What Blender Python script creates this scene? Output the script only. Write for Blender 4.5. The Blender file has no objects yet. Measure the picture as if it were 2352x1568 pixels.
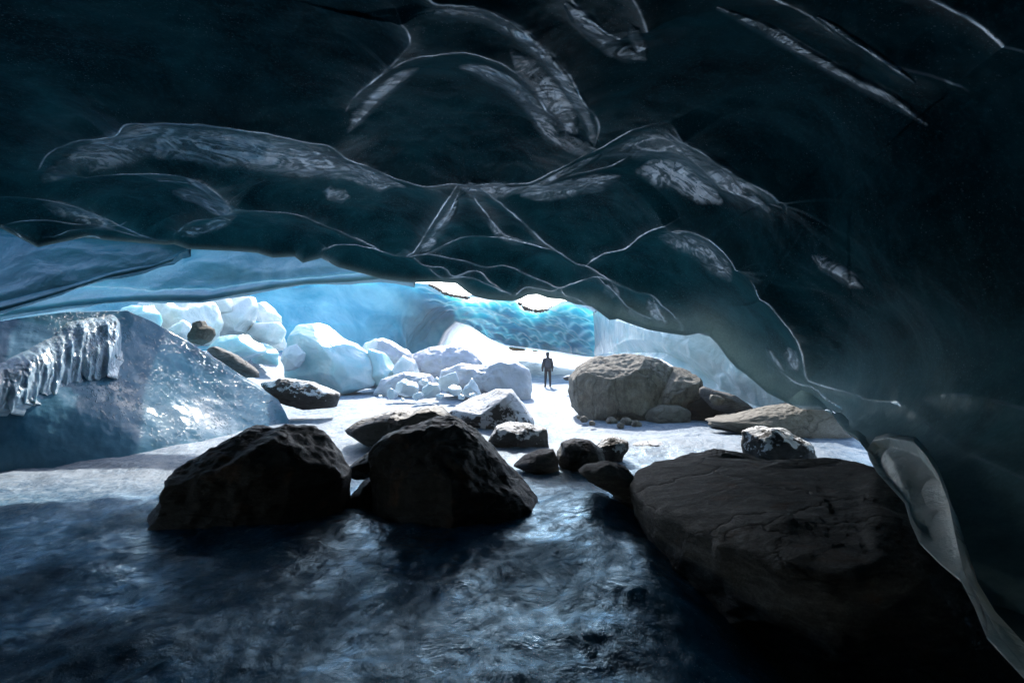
import bpy, bmesh, math, random
import numpy as np
from mathutils import Vector

# ------------------------------------------------------------------ camera, light, exposure
sc = bpy.context.scene
C = sc.collection
PW, PH = 2352.0, 1568.0          # tracing frame
F, CX, HY, CZ = 1306.7, 1176.0, 800.0, 1.9
cam = bpy.data.cameras.new('camera'); co = bpy.data.objects.new('camera', cam); C.objects.link(co)
cam.lens = 20; cam.sensor_width = 36; cam.clip_start = 0.05; cam.clip_end = 9000
co.location = (0, 0, CZ); co.rotation_euler = (math.pi / 2, 0, 0); cam.shift_y = 16 / PW
sc.camera = co

SUN_EL, SUN_AZ = math.radians(35), math.radians(-3)
w = bpy.data.worlds.new('World'); sc.world = w; w.use_nodes = True
nt = w.node_tree; bg = nt.nodes['Background']
sky = nt.nodes.new('ShaderNodeTexSky'); sky.sky_type = 'NISHITA'; sky.sun_disc = False
sky.sun_elevation = SUN_EL; sky.sun_rotation = SUN_AZ; sky.altitude = 900; sky.air_density = 1.0; sky.dust_density = 2.0; sky.ozone_density = 1.0
nt.links.new(sky.outputs[0], bg.inputs[0]); bg.inputs[1].default_value = 0.15
sl = bpy.data.lights.new('sun', 'SUN'); so = bpy.data.objects.new('sun', sl); C.objects.link(so)
sl.energy = 2.0; sl.angle = math.radians(0.6); sl.color = (1.0, 0.955, 0.89)
so.rotation_euler = (-(math.pi / 2 - SUN_EL), 0, -SUN_AZ)
sc.view_settings.view_transform = 'Standard'; sc.view_settings.look = 'None'
sc.view_settings.gamma = 1; sc.view_settings.use_curve_mapping = False
sc.view_settings.exposure = 1.92
cy = sc.cycles
cy.use_guiding = True; cy.guiding_training_samples = 64; cy.use_denoising = True; cy.max_bounces = 8; cy.diffuse_bounces = 4; cy.glossy_bounces = 4
cy.transmission_bounces = 6; cy.caustics_reflective = False; cy.caustics_refractive = False
cy.sample_clamp_indirect = 6.0; cy.blur_glossy = 0.0
try: cy.denoiser = 'OPENIMAGEDENOISE'
except Exception: pass

# ------------------------------------------------------------------ helpers
def at(px, py, Y):
    return np.array([(px - CX) / F * Y, Y, CZ + (HY - py) / F * Y])
def atg(px, py, Y):
    return np.stack([(px - CX) / F * Y, Y + 0 * px, CZ + (HY - py) / F * Y], -1)

_rng = np.random.RandomState(7)
_perm = _rng.permutation(256); _perm = np.concatenate([_perm, _perm, _perm])
_grad = _rng.normal(size=(256, 3)); _grad /= np.linalg.norm(_grad, axis=1)[:, None]
def perlin(p):
    p = np.asarray(p, float); i = np.floor(p).astype(int); f = p - i; i &= 255
    u = f * f * f * (f * (f * 6 - 15) + 10)
    def g(dx, dy, dz):
        h = _perm[_perm[_perm[i[..., 0] + dx] + i[..., 1] + dy] + i[..., 2] + dz]
        v = _grad[h]
        return v[..., 0] * (f[..., 0] - dx) + v[..., 1] * (f[..., 1] - dy) + v[..., 2] * (f[..., 2] - dz)
    x00 = g(0,0,0) * (1 - u[..., 0]) + g(1,0,0) * u[..., 0]; x10 = g(0,1,0) * (1 - u[..., 0]) + g(1,1,0) * u[..., 0]
    x01 = g(0,0,1) * (1 - u[..., 0]) + g(1,0,1) * u[..., 0]; x11 = g(0,1,1) * (1 - u[..., 0]) + g(1,1,1) * u[..., 0]
    y0 = x00 * (1 - u[..., 1]) + x10 * u[..., 1]; y1 = x01 * (1 - u[..., 1]) + x11 * u[..., 1]
    return (y0 * (1 - u[..., 2]) + y1 * u[..., 2]) * 1.5
def fbm(p, o=4, lac=2.03, gain=0.5):
    s, a = 0, 1.0
    for k in range(o):
        s = s + a * perlin(p + 17.3 * k); p = p * lac; a *= gain
    return s
def ridged(p, o=4, gain=0.5):
    s, a = 0, 1.0
    for k in range(o):
        s = s + a * (1 - 2 * np.abs(perlin(p + 9.1 * k))); p = p * 2.1; a *= gain
    return s
def sstep(a, b, x):
    t = np.clip((x - a) / (b - a), 0, 1); return t * t * (3 - 2 * t)

def tag(o, label=None, cat=None, group=None, kind=None):
    for k, v in (('label', label), ('category', cat), ('group', group), ('kind', kind)):
        if v: o[k] = v
    return o
def mesh(name, V, Fc, mat, smooth=True, parent=None, attrs=None):
    V = np.asarray(V, np.float32).reshape(-1, 3)
    me = bpy.data.meshes.new(name)
    Fc = np.asarray(Fc, np.int32); k = Fc.shape[1]
    me.vertices.add(len(V)); me.vertices.foreach_set('co', V.ravel())
    me.loops.add(Fc.size); me.loops.foreach_set('vertex_index', Fc.ravel())
    me.polygons.add(len(Fc)); me.polygons.foreach_set('loop_start', np.arange(0, Fc.size, k, dtype=np.int32))
    me.polygons.foreach_set('loop_total', np.full(len(Fc), k, np.int32))
    me.polygons.foreach_set('use_smooth', np.full(len(Fc), smooth, bool))
    me.update(calc_edges=True); me.validate()
    for an, av in (attrs or {}).items():
        a = me.attributes.new(an, 'FLOAT', 'POINT'); a.data.foreach_set('value', np.asarray(av, np.float32).ravel())
    o = bpy.data.objects.new(name, me); C.objects.link(o)
    if mat: me.materials.append(mat)
    if parent: o.parent = parent
    return o
def gridfaces(nr, nc, flip=False, wrap=False):
    r, c = np.meshgrid(np.arange(nr - 1), np.arange(nc - 1), indexing='ij')
    a = (r * nc + c).ravel()
    f = np.stack([a, a + 1, a + nc + 1, a + nc], -1)
    return f[:, ::-1] if flip else f
def rbf(pts):
    pts = np.array(pts, float); X = pts[:, :2] / 1000.0; y = np.log(pts[:, 2]); n = len(X)
    def k(r2): return 0.5 * r2 * np.log(r2 + 1e-12)
    A = np.zeros((n + 3, n + 3)); d = ((X[:, None] - X[None]) ** 2).sum(-1)
    A[:n, :n] = k(d) + np.eye(n) * 1e-3; A[:n, n] = 1; A[:n, n + 1:] = X; A[n, :n] = 1; A[n + 1:, :n] = X.T
    b = np.zeros(n + 3); b[:n] = y; s = np.linalg.solve(A, b)
    def f(u, v):
        u = np.asarray(u, float) / 1000; v = np.asarray(v, float) / 1000
        o = s[n] + s[n + 1] * u + s[n + 2] * v
        for i in range(n): o = o + s[i] * k((u - X[i, 0]) ** 2 + (v - X[i, 1]) ** 2)
        return np.exp(o)
    return f
def curve(pts):
    p = np.array(pts, float); return lambda u: np.interp(u, p[:, 0], p[:, 1])
def dense(poly, step=8.0):
    p = np.array(poly, float); out = []
    # catmull-rom through the points
    q = np.vstack([2 * p[0] - p[1], p, 2 * p[-1] - p[-2]])
    for i in range(1, len(q) - 2):
        n = max(2, int(np.linalg.norm(q[i + 1][:2] - q[i][:2]) / step)); t = np.linspace(0, 1, n, endpoint=False)[:, None]
        out.append(0.5 * (2 * q[i] + (q[i + 1] - q[i - 1]) * t + (2 * q[i - 1] - 5 * q[i] + 4 * q[i + 1] - q[i + 2]) * t ** 2 + (3 * q[i] - q[i - 1] - 3 * q[i + 1] + q[i + 2]) * t ** 3))
    out.append(p[-1:]); return np.vstack(out)
def poly_dist(P, L, reach):
    """distance from every point of P (n,3) to the 3-D polyline L, inf beyond reach; also arclength fraction."""
    d = np.full(len(P), 1e3); fr = np.zeros(len(P))
    lo, hi = L.min(0) - reach, L.max(0) + reach
    idx = np.where(((P > lo) & (P < hi)).all(1))[0]
    if len(idx) == 0: return d, fr
    Q = P[idx]; dd = np.full(len(Q), 1e6); ff = np.zeros(len(Q)); n = len(L) - 1
    for i in range(n):
        a, b = L[i], L[i + 1]; ab = b - a; den = ab @ ab + 1e-12
        sel = slice(None)
        t = np.clip(((Q - a) @ ab) / den, 0, 1)
        e = ((Q - a - t[:, None] * ab) ** 2).sum(1)
        m = e < dd; dd[m] = e[m]; ff[m] = (i + t[m]) / n
    d[idx] = np.sqrt(dd); fr[idx] = ff
    return d, fr

# ------------------------------------------------------------------ materials
class N:
    def __init__(s, name):
        s.m = bpy.data.materials.new(name); s.m.use_nodes = True; s.t = s.m.node_tree
        s.p = s.t.nodes['Principled BSDF']; s.out = s.t.nodes['Material Output']
        s.tc = s.n('ShaderNodeTexCoord').outputs['Object']
    def n(s, ty, **kw):
        x = s.t.nodes.new(ty)
        for k, v in kw.items(): setattr(x, k, v)
        return x
    def l(s, a, b): s.t.links.new(a, b)
    def set(s, x, i, v):
        if hasattr(v, 'is_output'): s.l(v, x.inputs[i])
        else: x.inputs[i].default_value = v
    def scaled(s, sx, sy, sz):
        m = s.n('ShaderNodeMapping'); s.l(s.tc, m.inputs[0]); m.inputs['Scale'].default_value = (sx, sy, sz); return m.outputs[0]
    def noise(s, scale, detail=4, rough=0.55, dist=0.0, vec=None):
        x = s.n('ShaderNodeTexNoise'); s.l(vec or s.tc, x.inputs['Vector'])
        x.inputs['Scale'].default_value = scale; x.inputs['Detail'].default_value = detail
        x.inputs['Roughness'].default_value = rough; x.inputs['Distortion'].default_value = dist
        return x.outputs['Fac']
    def voro(s, scale, feature='F1', out='Distance', vec=None, rnd=1.0):
        x = s.n('ShaderNodeTexVoronoi', feature=feature); s.l(vec or s.tc, x.inputs['Vector'])
        x.inputs['Scale'].default_value = scale; x.inputs['Randomness'].default_value = rnd; return x.outputs[out]
    def ramp(s, fac, *stops):
        x = s.n('ShaderNodeValToRGB'); s.set(x, 0, fac); e = x.color_ramp.elements
        while len(e) < len(stops): e.new(0.5)
        for i, (p, c) in enumerate(stops):
            e[i].position = p; e[i].color = (c if hasattr(c, '__len__') else (c, c, c)) + (1,) if hasattr(c, '__len__') else (c, c, c, 1)
        return x.outputs[0]
    def mix(s, fac, a, b):
        x = s.n('ShaderNodeMix', data_type='RGBA'); s.set(x, 0, fac)
        for i, v in ((6, a), (7, b)):
            if hasattr(v, 'is_output'): s.l(v, x.inputs[i])
            else: x.inputs[i].default_value = tuple(v) + (1,)
        return x.outputs[2]
    def math(s, op, a, b=0.5, c=None, clamp=False):
        x = s.n('ShaderNodeMath', operation=op, use_clamp=clamp); s.set(x, 0, a); s.set(x, 1, b)
        if c is not None: s.set(x, 2, c)
        return x.outputs[0]
    def rng(s, v, a, b, c, d):
        x = s.n('ShaderNodeMapRange'); s.set(x, 0, v)
        for i, q in enumerate((a, b, c, d)): s.set(x, i + 1, q)
        return x.outputs[0]
    def attr(s, name): return s.n('ShaderNodeAttribute', attribute_name=name).outputs['Fac']
    def bump(s, h, dist, strength=1.0, prev=None):
        x = s.n('ShaderNodeBump'); s.set(x, 'Height', h); x.inputs['Distance'].default_value = dist
        s.set(x, 'Strength', strength)
        if prev is not None: s.l(prev, x.inputs['Normal'])
        return x.outputs[0]
    def P(s, **kw):
        for k, v in kw.items():
            k = {'base': 'Base Color', 'rough': 'Roughness', 'ior': 'IOR', 'normal': 'Normal', 'sss': 'Subsurface Weight', 'rad': 'Subsurface Radius',
                 'scale': 'Subsurface Scale', 'spec': 'Specular IOR Level', 'coat': 'Coat Weight', 'coatr': 'Coat Roughness', 'trans': 'Transmission Weight', 'cn': 'Coat Normal', 'st': 'Specular Tint'}[k]
            if k == 'Base Color' and not hasattr(v, 'is_output'): v = tuple(v) + (1,)
            s.set(s.p, k, v)
        return s.m

def roof_material():
    k = N('dark_clear_ice')
    cell = k.noise(1.1, 5, 0.6, 0.6); fine = k.noise(26, 5, 0.7)
    base = k.mix(k.ramp(cell, (0.35, 0.0), (0.72, 1.0)), (0.004, 0.034, 0.046), (0.018, 0.122, 0.145))
    base = k.mix(k.ramp(fine, (0.5, 0.0), (0.75, 0.7)), base, (0.028, 0.165, 0.19))
    zone = k.ramp(k.noise(1.7, 6, 0.66, 0.8), (0.46, 0.06), (0.66, 1.0))
    sp = k.math('MULTIPLY', k.ramp(k.voro(15), (0.09, 1.0), (0.15, 0.0)), zone)
    sp2 = k.math('MULTIPLY', k.ramp(k.voro(31), (0.11, 1.0), (0.19, 0.0)), zone)
    spk = k.math('MAXIMUM', sp, sp2)
    base = k.mix(k.math('MULTIPLY', spk, 0.6), base, (0.34, 0.45, 0.50))
    thin = k.attr('thin'); band = k.attr('band'); crest = k.attr('crest'); line = k.attr('line')
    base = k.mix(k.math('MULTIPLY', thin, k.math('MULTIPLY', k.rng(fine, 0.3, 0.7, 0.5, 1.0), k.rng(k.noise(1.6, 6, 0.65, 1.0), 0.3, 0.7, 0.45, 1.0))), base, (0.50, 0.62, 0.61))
    # reflected light along crests and bands, painted into base colour and gloss
    v = k.scaled(1, 0.6, 1)
    sw = k.noise(1.5, 5, 0.58, 1.8, vec=v)
    glint = k.ramp(sw, (0.36, 0.05), (0.43, 0.35), (0.47, 1.0), (0.50, 0.30), (0.55, 0.85), (0.60, 1.0), (0.63, 0.25), (0.72, 0.6))
    bub = k.ramp(k.voro(9), (0.12, 0.0), (0.17, 1.0), (0.20, 0.4))
    st = k.ramp(k.noise(1.5, 4, 0.55, 1.7, vec=k.scaled(0.6, 0.9, 1)), (0.38, 0.0), (0.43, 0.9), (0.46, 0.0), (0.52, 0.05), (0.55, 1.0), (0.60, 0.9), (0.62, 0.0), (0.68, 0.5))
    glint = k.math('MULTIPLY', k.math('MULTIPLY', k.math('MULTIPLY_ADD', st, 0.8, k.math('MULTIPLY', glint, 0.16)), band), bub, clamp=True)
    edge = k.math('MAXIMUM', k.math('MULTIPLY', line, k.rng(sw, 0.3, 0.6, 0.5, 1.0)), glint, clamp=True)
    base = k.mix(k.math('MULTIPLY', edge, 0.9), base, (0.80, 0.88, 0.96))
    h = k.math('MULTIPLY', sw, k.math('MULTIPLY_ADD', band, 0.6, 0.01))
    b1 = k.bump(h, 0.14, 0.7)
    b2 = k.bump(k.noise(60, 3, 0.6), 0.002, 0.5, b1)
    tr = k.n('ShaderNodeBsdfTranslucent'); tr.inputs[0].default_value = (0.46, 0.58, 0.58, 1); k.l(b2, tr.inputs['Normal'])
    gl = k.n('ShaderNodeBsdfGlossy'); gl.inputs[0].default_value = (0.86, 0.94, 1.0, 1); gl.inputs['Roughness'].default_value = 0.12; k.l(b2, gl.inputs['Normal'])
    k.P(base=base, rough=0.35, ior=1.31, normal=b2, spec=k.math('MULTIPLY_ADD', crest, 0.35, 0.02))
    mg = k.n('ShaderNodeMixShader'); k.l(k.math('MAXIMUM', k.math('MULTIPLY', line, 0.8), k.math('MULTIPLY', glint, 0.8), clamp=True), mg.inputs[0]); k.l(k.p.outputs[0], mg.inputs[1]); k.l(gl.outputs[0], mg.inputs[2])
    mx = k.n('ShaderNodeMixShader'); k.l(k.math('MULTIPLY', thin, 0.5), mx.inputs[0]); k.l(mg.outputs[0], mx.inputs[1]); k.l(tr.outputs[0], mx.inputs[2])
    k.l(mx.outputs[0], k.out.inputs[0])
    return k.m

def glazed_material(name, c0, c1, streak, cov):
    k = N(name); v = k.scaled(*streak)
    a = k.noise(0.9, 6, 0.62, 0.8); base = k.mix(k.ramp(a, (0.3, 0.0), (0.7, 1.0)), c0, c1)
    sx = k.n('ShaderNodeSeparateXYZ'); k.l(k.tc, sx.inputs[0])
    zone = k.math('MULTIPLY', k.ramp(k.noise(0.42, 4, 0.6), (0.40, 0.0), (0.56, 1.0)), k.rng(sx.outputs[1], 10.2, 11.2, 0, 1))
    dr = k.ramp(k.noise(17, 3, 0.55, 0.5, vec=v), (cov, 0.0), (cov + 0.16, 1.0))
    b = k.bump(k.noise(1.0, 3, 0.5), 0.03); b = k.bump(k.math('MULTIPLY', dr, k.math('MULTIPLY_ADD', zone, 0.97, 0.03)), 0.026, 1.0, b)
    b = k.bump(k.noise(3.0, 4, 0.6, vec=k.scaled(0.3, 1, 4)), 0.006, 1.0, b)
    return k.P(base=base, rough=0.10, ior=1.31, normal=b, sss=0.4, rad=(0.2, 0.45, 0.6), scale=0.15, spec=0.38)

def ice_material(name, c0, c1, radius, scale, rough=0.18, bumpd=0.05, nscale=1.2, sss=1.0, streak=None, frost=0.0, fbump=0.006, glint_snow=None):
    k = N(name)
    v = k.scaled(*streak) if streak else None
    a = k.noise(nscale, 6, 0.62, 0.8, vec=v)
    base = k.mix(k.ramp(a, (0.3, 0.0), (0.7, 1.0)), c0, c1)
    if frost:
        base = k.mix(k.math('MULTIPLY', k.ramp(k.noise(nscale * 4, 6, 0.7), (0.52, 0.0), (0.62, 1.0)), frost), base, (0.82, 0.84, 0.86))
    if glint_snow: base = k.mix(k.math('MULTIPLY', k.attr('line'), 0.85), base, glint_snow)  # light on the crests painted in as pale lines; the rim is snow cover
    b = k.bump(k.noise(nscale * 2.2, 5, 0.55, 0.4, vec=v), bumpd)
    b = k.bump(k.noise(nscale * 22, 4, 0.6, vec=v), fbump, 1.0, b)
    return k.P(base=base, rough=k.rng(a, 0.3, 0.7, rough * 0.6, rough * 1.5), ior=1.31, normal=b, sss=sss, rad=radius, scale=scale)

def rock_material(name, c0, c1, c2, streaks=(1, 1, 2.4), rough=0.8, snow=0.0, bumpd=0.06, rust=0.0, sc_=1.0):
    k = N(name)
    v = k.scaled(*streaks)
    a = k.noise(1.6 * sc_, 8, 0.66, 0.7, vec=v); b_ = k.noise(7 * sc_, 8, 0.7, 0.3, vec=v)
    base = k.mix(k.ramp(a, (0.32, 0.0), (0.68, 1.0)), c0, c1)
    base = k.mix(k.ramp(b_, (0.45, 0.0), (0.7, 0.8)), base, c2)
    wn = k.n('ShaderNodeTexNoise'); k.l(v, wn.inputs[0]); wn.inputs['Scale'].default_value = 2.5; wn.inputs['Detail'].default_value = 5
    wv = k.n('ShaderNodeVectorMath', operation='MULTIPLY_ADD'); k.l(wn.outputs['Color'], wv.inputs[0]); wv.inputs[1].default_value = (.6, .6, .6); k.l(v, wv.inputs[2])
    crack = k.ramp(k.voro(0.8 * sc_, 'DISTANCE_TO_EDGE', vec=wv.outputs[0]), (0.0, 0.0), (0.012, 0.7), (0.04, 1.0))
    gr = k.noise(55, 4, 0.7)
    base = k.mix(k.ramp(gr, (0.35, 0.45), (0.6, 0.0)), base, (c0[0] * .35, c0[1] * .35, c0[2] * .35))
    if rust:
        base = k.mix(k.math('MULTIPLY', k.ramp(k.noise(2.7, 5, 0.6, 0.5), (0.58, 0.0), (0.72, 1.0)), rust), base, (0.20, 0.085, 0.035))
    if snow:
        g = k.n('ShaderNodeNewGeometry'); sx = k.n('ShaderNodeSeparateXYZ'); k.l(g.outputs['Normal'], sx.inputs[0])
        m = k.math('MULTIPLY_ADD', k.noise(4.5, 7, 0.72), 1.5, k.math('MULTIPLY', sx.outputs[2], 0.25))
        base = k.mix(k.ramp(m, (1.06 - snow * 0.3, 0.0), (1.12 - snow * 0.3, 1.0)), base, (0.8, 0.83, 0.88))
    base = k.mix(k.math('MULTIPLY_ADD', crack, -0.5, 0.5), base, (0.01, 0.01, 0.01))
    b = k.bump(crack, bumpd * 0.6, 0.8); b = k.bump(a, bumpd * 1.6, 1.0, b)
    b = k.bump(b_, bumpd * 0.6, 1.0, b)
    b = k.bump(k.noise(24 * sc_, 6, 0.75, vec=v), bumpd * 0.16, 1.0, b)
    b = k.bump(gr, 0.004, 1.0, b)
    return k.P(base=base, rough=rough, normal=b, spec=0.35)

def snow_material():
    k = N('snow')
    a = k.noise(2.0, 6, 0.6)
    b = k.bump(a, 0.12); b = k.bump(k.noise(14, 6, 0.7), 0.02, 1.0, b)
    return k.P(base=k.mix(a, (0.42, 0.44, 0.49), (0.56, 0.57, 0.59)), rough=0.55, normal=b, sss=0.6, rad=(0.12, 0.16, 0.22), scale=0.5)

def floor_material():
    k = N('frosted_floor_ice')
    sn = k.attr('snow')
    v = k.scaled(1, 0.75, 1)
    n1 = k.noise(0.75, 6, 0.62, 0.8); n2 = k.noise(7, 8, 0.74, 0.6, vec=v); n3 = k.noise(38, 6, 0.72, vec=v)
    clear = k.mix(k.ramp(n1, (0.35, 0.0), (0.7, 1.0)), (0.004, 0.065, 0.14), (0.022, 0.18, 0.34))
    m = k.math('ADD', k.math('MULTIPLY', n2, 0.55), k.math('ADD', k.math('MULTIPLY', n3, 0.45), k.math('MULTIPLY', k.math('SUBTRACT', n1, 0.5), 0.5)))
    m = k.math('ADD', m, k.math('MULTIPLY_ADD', sn, 0.22, -0.12))
    mask = k.ramp(m, (0.44, 0.0), (0.62, 1.0))
    dots = k.math('MULTIPLY', k.ramp(k.voro(17), (0.05, 1.0), (0.10, 0.0)), k.ramp(k.noise(1.7, 3), (0.45, 0.0), (0.6, 1.0)))
    frost = k.mix(k.ramp(k.noise(11, 7, 0.75, vec=v), (0.36, 0.0), (0.62, 1.0)), (0.10, 0.40, 0.62), k.mix(sn, (0.48, 0.68, 0.82), (0.27, 0.325, 0.40)))
    frost = k.mix(sn, frost, (0.27, 0.335, 0.41)); base = k.mix(mask, clear, frost)
    dots2 = k.math('MULTIPLY', k.ramp(k.voro(48), (0.10, 1.0), (0.18, 0.0)), k.ramp(k.noise(2.3, 5, 0.65), (0.48, 0.0), (0.62, 1.0)))
    base = k.mix(k.math('MULTIPLY', k.math('MAXIMUM', dots, dots2), 0.7), base, (0.66, 0.78, 0.88))
    b = k.bump(k.noise(2.6, 5, 0.6, 1.0, vec=k.scaled(1, 0.5, 1)), 0.11, 0.9)
    b = k.bump(n2, 0.05, 0.8, b); b = k.bump(n3, 0.014, 1.0, b)
    b = k.bump(k.noise(130, 3, 0.7), 0.003, 1.0, b)
    cb = k.bump(k.noise(3.2, 5, 0.6, 1.0, vec=k.scaled(1, 0.55, 1)), 0.045, 0.9); cb = k.bump(n2, 0.012, 1.0, cb)
    wet = k.math('MULTIPLY', k.ramp(k.noise(0.8, 5, 0.6, 0.6, vec=k.scaled(1.2, 0.6, 1)), (0.40, 0.10), (0.60, 1.0)), k.rng(n2, 0.4, 0.6, 1.0, 0.35))
    k.P(base=base, rough=0.6, ior=1.33, normal=b, spec=k.rng(sn, 0, 1, 0.0, 0.4))
    # clear blue ice skin: tinted reflection, strongest at grazing angles
    fr = k.n('ShaderNodeFresnel'); fr.inputs['IOR'].default_value = 1.36; k.l(cb, fr.inputs['Normal'])
    gl = k.n('ShaderNodeBsdfGlossy'); gl.inputs[0].default_value = (0.58, 0.82, 1.0, 1); gl.inputs['Roughness'].default_value = 0.14; k.l(cb, gl.inputs['Normal'])
    fac = k.math('MULTIPLY', fr.outputs[0], k.math('MULTIPLY', k.rng(sn, 0, 1, 3.0, 0.3), wet), clamp=True)
    mx = k.n('ShaderNodeMixShader'); k.l(fac, mx.inputs[0]); k.l(k.p.outputs[0], mx.inputs[1]); k.l(gl.outputs[0], mx.inputs[2])
    k.l(mx.outputs[0], k.out.inputs[0])
    return k.m


M = {}
M['roof'] = roof_material()
M['floor'] = floor_material()
M['snow'] = snow_material()
M['shelf_dark'] = ice_material('deep_blue_ice', (0.025, 0.13, 0.20), (0.09, 0.29, 0.38), (0.1, 0.3, 0.5), 0.1, 0.14, 0.08, 0.7, 0.4)
M['shelf_light'] = ice_material('pale_blue_ice', (0.11, 0.34, 0.44), (0.50, 0.68, 0.70), (0.4, 0.8, 1.0), 0.12, 0.14, 0.08, 0.6, 0.5, fbump=0.004)
M['arch'] = ice_material('glowing_blue_ice', (0.045, 0.38, 0.50), (0.32, 0.68, 0.74), (0.5, 1.1, 1.15), 1.3, 0.16, 0.22, 0.35, 1.0, glint_snow=(0.85, 0.92, 0.95))
M['wall'] = ice_material('milky_ice', (0.34, 0.52, 0.53), (0.74, 0.78, 0.74), (0.6, 0.75, 0.8), 0.35, 0.16, 0.12, 0.5, 1.0)
M['chunk'] = ice_material('clear_chunk_ice', (0.50, 0.58, 0.62), (0.74, 0.77, 0.78), (0.8, 0.95, 1.05), 0.08, 0.2, 0.03, 2.0, 0.9)
M['fold'] = ice_material('frosted_fold_ice', (0.52, 0.60, 0.61), (0.84, 0.86, 0.85), (0.6, 0.8, 0.9), 0.08, 0.3, 0.02, 3.0, 0.4, frost=0.5, fbump=0.006)
M['block'] = ice_material('cloudy_block_ice', (0.30, 0.58, 0.63), (0.66, 0.74, 0.74), (0.6, 0.9, 1.0), 0.35, 0.22, 0.05, 0.9, 1.0)
M['white_ice'] = ice_material('white_cracked_ice', (0.55, 0.64, 0.64), (0.82, 0.80, 0.77), (0.9, 0.95, 1.0), 0.3, 0.2, 0.08, 1.1, 1.0)
M['mound'] = glazed_material('glazed_ice', (0.03, 0.13, 0.21), (0.13, 0.29, 0.39), (1, 1, 0.8), 0.57)
M['curtain'] = glazed_material('dripping_ice', (0.28, 0.42, 0.52), (0.60, 0.70, 0.75), (1, 1, 0.4), 0.48)
M['rock_black'] = rock_material('black_wet_rock', (0.013, 0.013, 0.014), (0.034, 0.033, 0.032), (0.075, 0.072, 0.066), rough=0.5, rust=0.4)
M['rock_green'] = rock_material('dark_green_rock', (0.018, 0.024, 0.024), (0.045, 0.055, 0.052), (0.08, 0.09, 0.08), rough=0.55)
M['rock_grey'] = rock_material('grey_granite', (0.16, 0.148, 0.128), (0.32, 0.285, 0.235), (0.46, 0.41, 0.335), streaks=(1.3, 1.3, 0.8), rough=0.85, bumpd=0.07, rust=0.15)
M['rock_strata'] = rock_material('streaked_brown_grey_rock', (0.07, 0.068, 0.067), (0.18, 0.172, 0.165), (0.33, 0.315, 0.30), streaks=(0.7, 0.9, 3.2), rough=0.75, rust=0.5, bumpd=0.05)
M['rock_tan'] = rock_material('tan_smooth_rock', (0.14, 0.13, 0.11), (0.24, 0.22, 0.185), (0.31, 0.285, 0.24), streaks=(0.8, 0.8, 1.2), rough=0.85, bumpd=0.025)
M['rock_snowy'] = rock_material('snow_dusted_rock', (0.025, 0.027, 0.03), (0.06, 0.062, 0.064), (0.10, 0.10, 0.10), rough=0.7, snow=0.55)
M['rock_snowcap'] = rock_material('snow_capped_rock', (0.025, 0.027, 0.03), (0.06, 0.062, 0.064), (0.10, 0.10, 0.10), rough=0.7, snow=1.1)
M['rock_orange'] = rock_material('sunlit_ochre_rock', (0.25, 0.13, 0.06), (0.4, 0.2, 0.09), (0.45, 0.28, 0.15))

# ------------------------------------------------------------------ ground
def floor_z(x, y):
    x = np.asarray(x, float); y = np.asarray(y, float)
    p = np.stack([x, y, 0 * x], -1)
    far = sstep(6, 40, y)
    z = 0.05 * fbm(p * 0.55, 3) + (0.030 * fbm(p * 2.1 + 3, 4) + 0.006 * ridged(p * np.array([5.0, 3.0, 1]) + 1, 3)) * (1 - far)
    z = z + 1.7 * sstep(-7.5, -12.5, x) * sstep(13, 22, y) * (1 - sstep(40, 70, y))
    z = z + 0.24 * np.exp(-(((x - 0.95) / 0.55) ** 2 + ((y - 6.2) / 0.85) ** 2))
    z = z + 0.13 * np.exp(-(((x - 1.0) / 0.5) ** 2 + ((y - 4.2) / 1.0) ** 2))
    z = z + 0.22 * np.exp(-(((x + 1.6) / 2.2) ** 2 + ((y - 14.5) / 2.0) ** 2))
    z = z + 0.15 * np.exp(-(((x - 4.2) / 2.6) ** 2 + ((y - 11.0) / 1.3) ** 2))
    z = z - 0.10 * np.exp(-((x - 1.3 - 0.05 * (y - 16)) / 0.7) ** 2) * sstep(9, 12, y) * (1 - sstep(35, 45, y))
    z = z + 0.34 * (1 - sstep(1.5, 9.0, y)) * (1 - sstep(0.7, 1.7, x))
    z = z + 3.0 * sstep(48, 95, y) * (1 + 0.35 * fbm(p * 0.03, 2)) + 4 * sstep(110, 400, y) * fbm(p * 0.006 + 5, 3)
    return z
ys = np.concatenate([np.linspace(-9, 0.8, 24), np.geomspace(1.0, 70, 370), np.geomspace(74, 1600, 40)])
tx = np.concatenate([np.linspace(-2.6, -1.0, 40), np.linspace(-0.995, 0.995, 520), np.linspace(1.0, 2.6, 40)])
Yg, Tg = np.meshgrid(ys, tx, indexing='ij')
Xg = Tg * np.maximum(np.abs(Yg), 4.0 + 0 * Yg) ; Xg = Tg * (np.sqrt(Yg ** 2 + 9) if True else 1)
Zg = floor_z(Xg, Yg)
pn = np.stack([Xg, Yg, 0 * Xg], -1)
snow = sstep(5.5, 10.5, Yg + 0.7 * fbm(pn * 0.35, 3) + 0.25 * np.abs(Xg) * (Xg < 0))
snow = np.clip(snow + 0.25 * np.exp(-((Xg + 2.6) ** 2 / 2 + (Yg - 3.6) ** 2 / 2)), 0, 1)
mesh('ground', np.stack([Xg, Yg, Zg], -1), gridfaces(len(ys), len(tx)), M['floor'], attrs={'snow': snow})['kind'] = 'structure'

# ------------------------------------------------------------------ ice sheets with ridges
def grid_normals(P):
    du = np.gradient(P, axis=1); dv = np.gradient(P, axis=0)
    n = np.cross(du, dv); n /= np.linalg.norm(n, axis=-1, keepdims=True) + 1e-12
    return n
def on_base(Dfn, poly):
    d = dense(poly); return atg(d[:, 0], d[:, 1], Dfn(d[:, 0], d[:, 1]))

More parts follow.
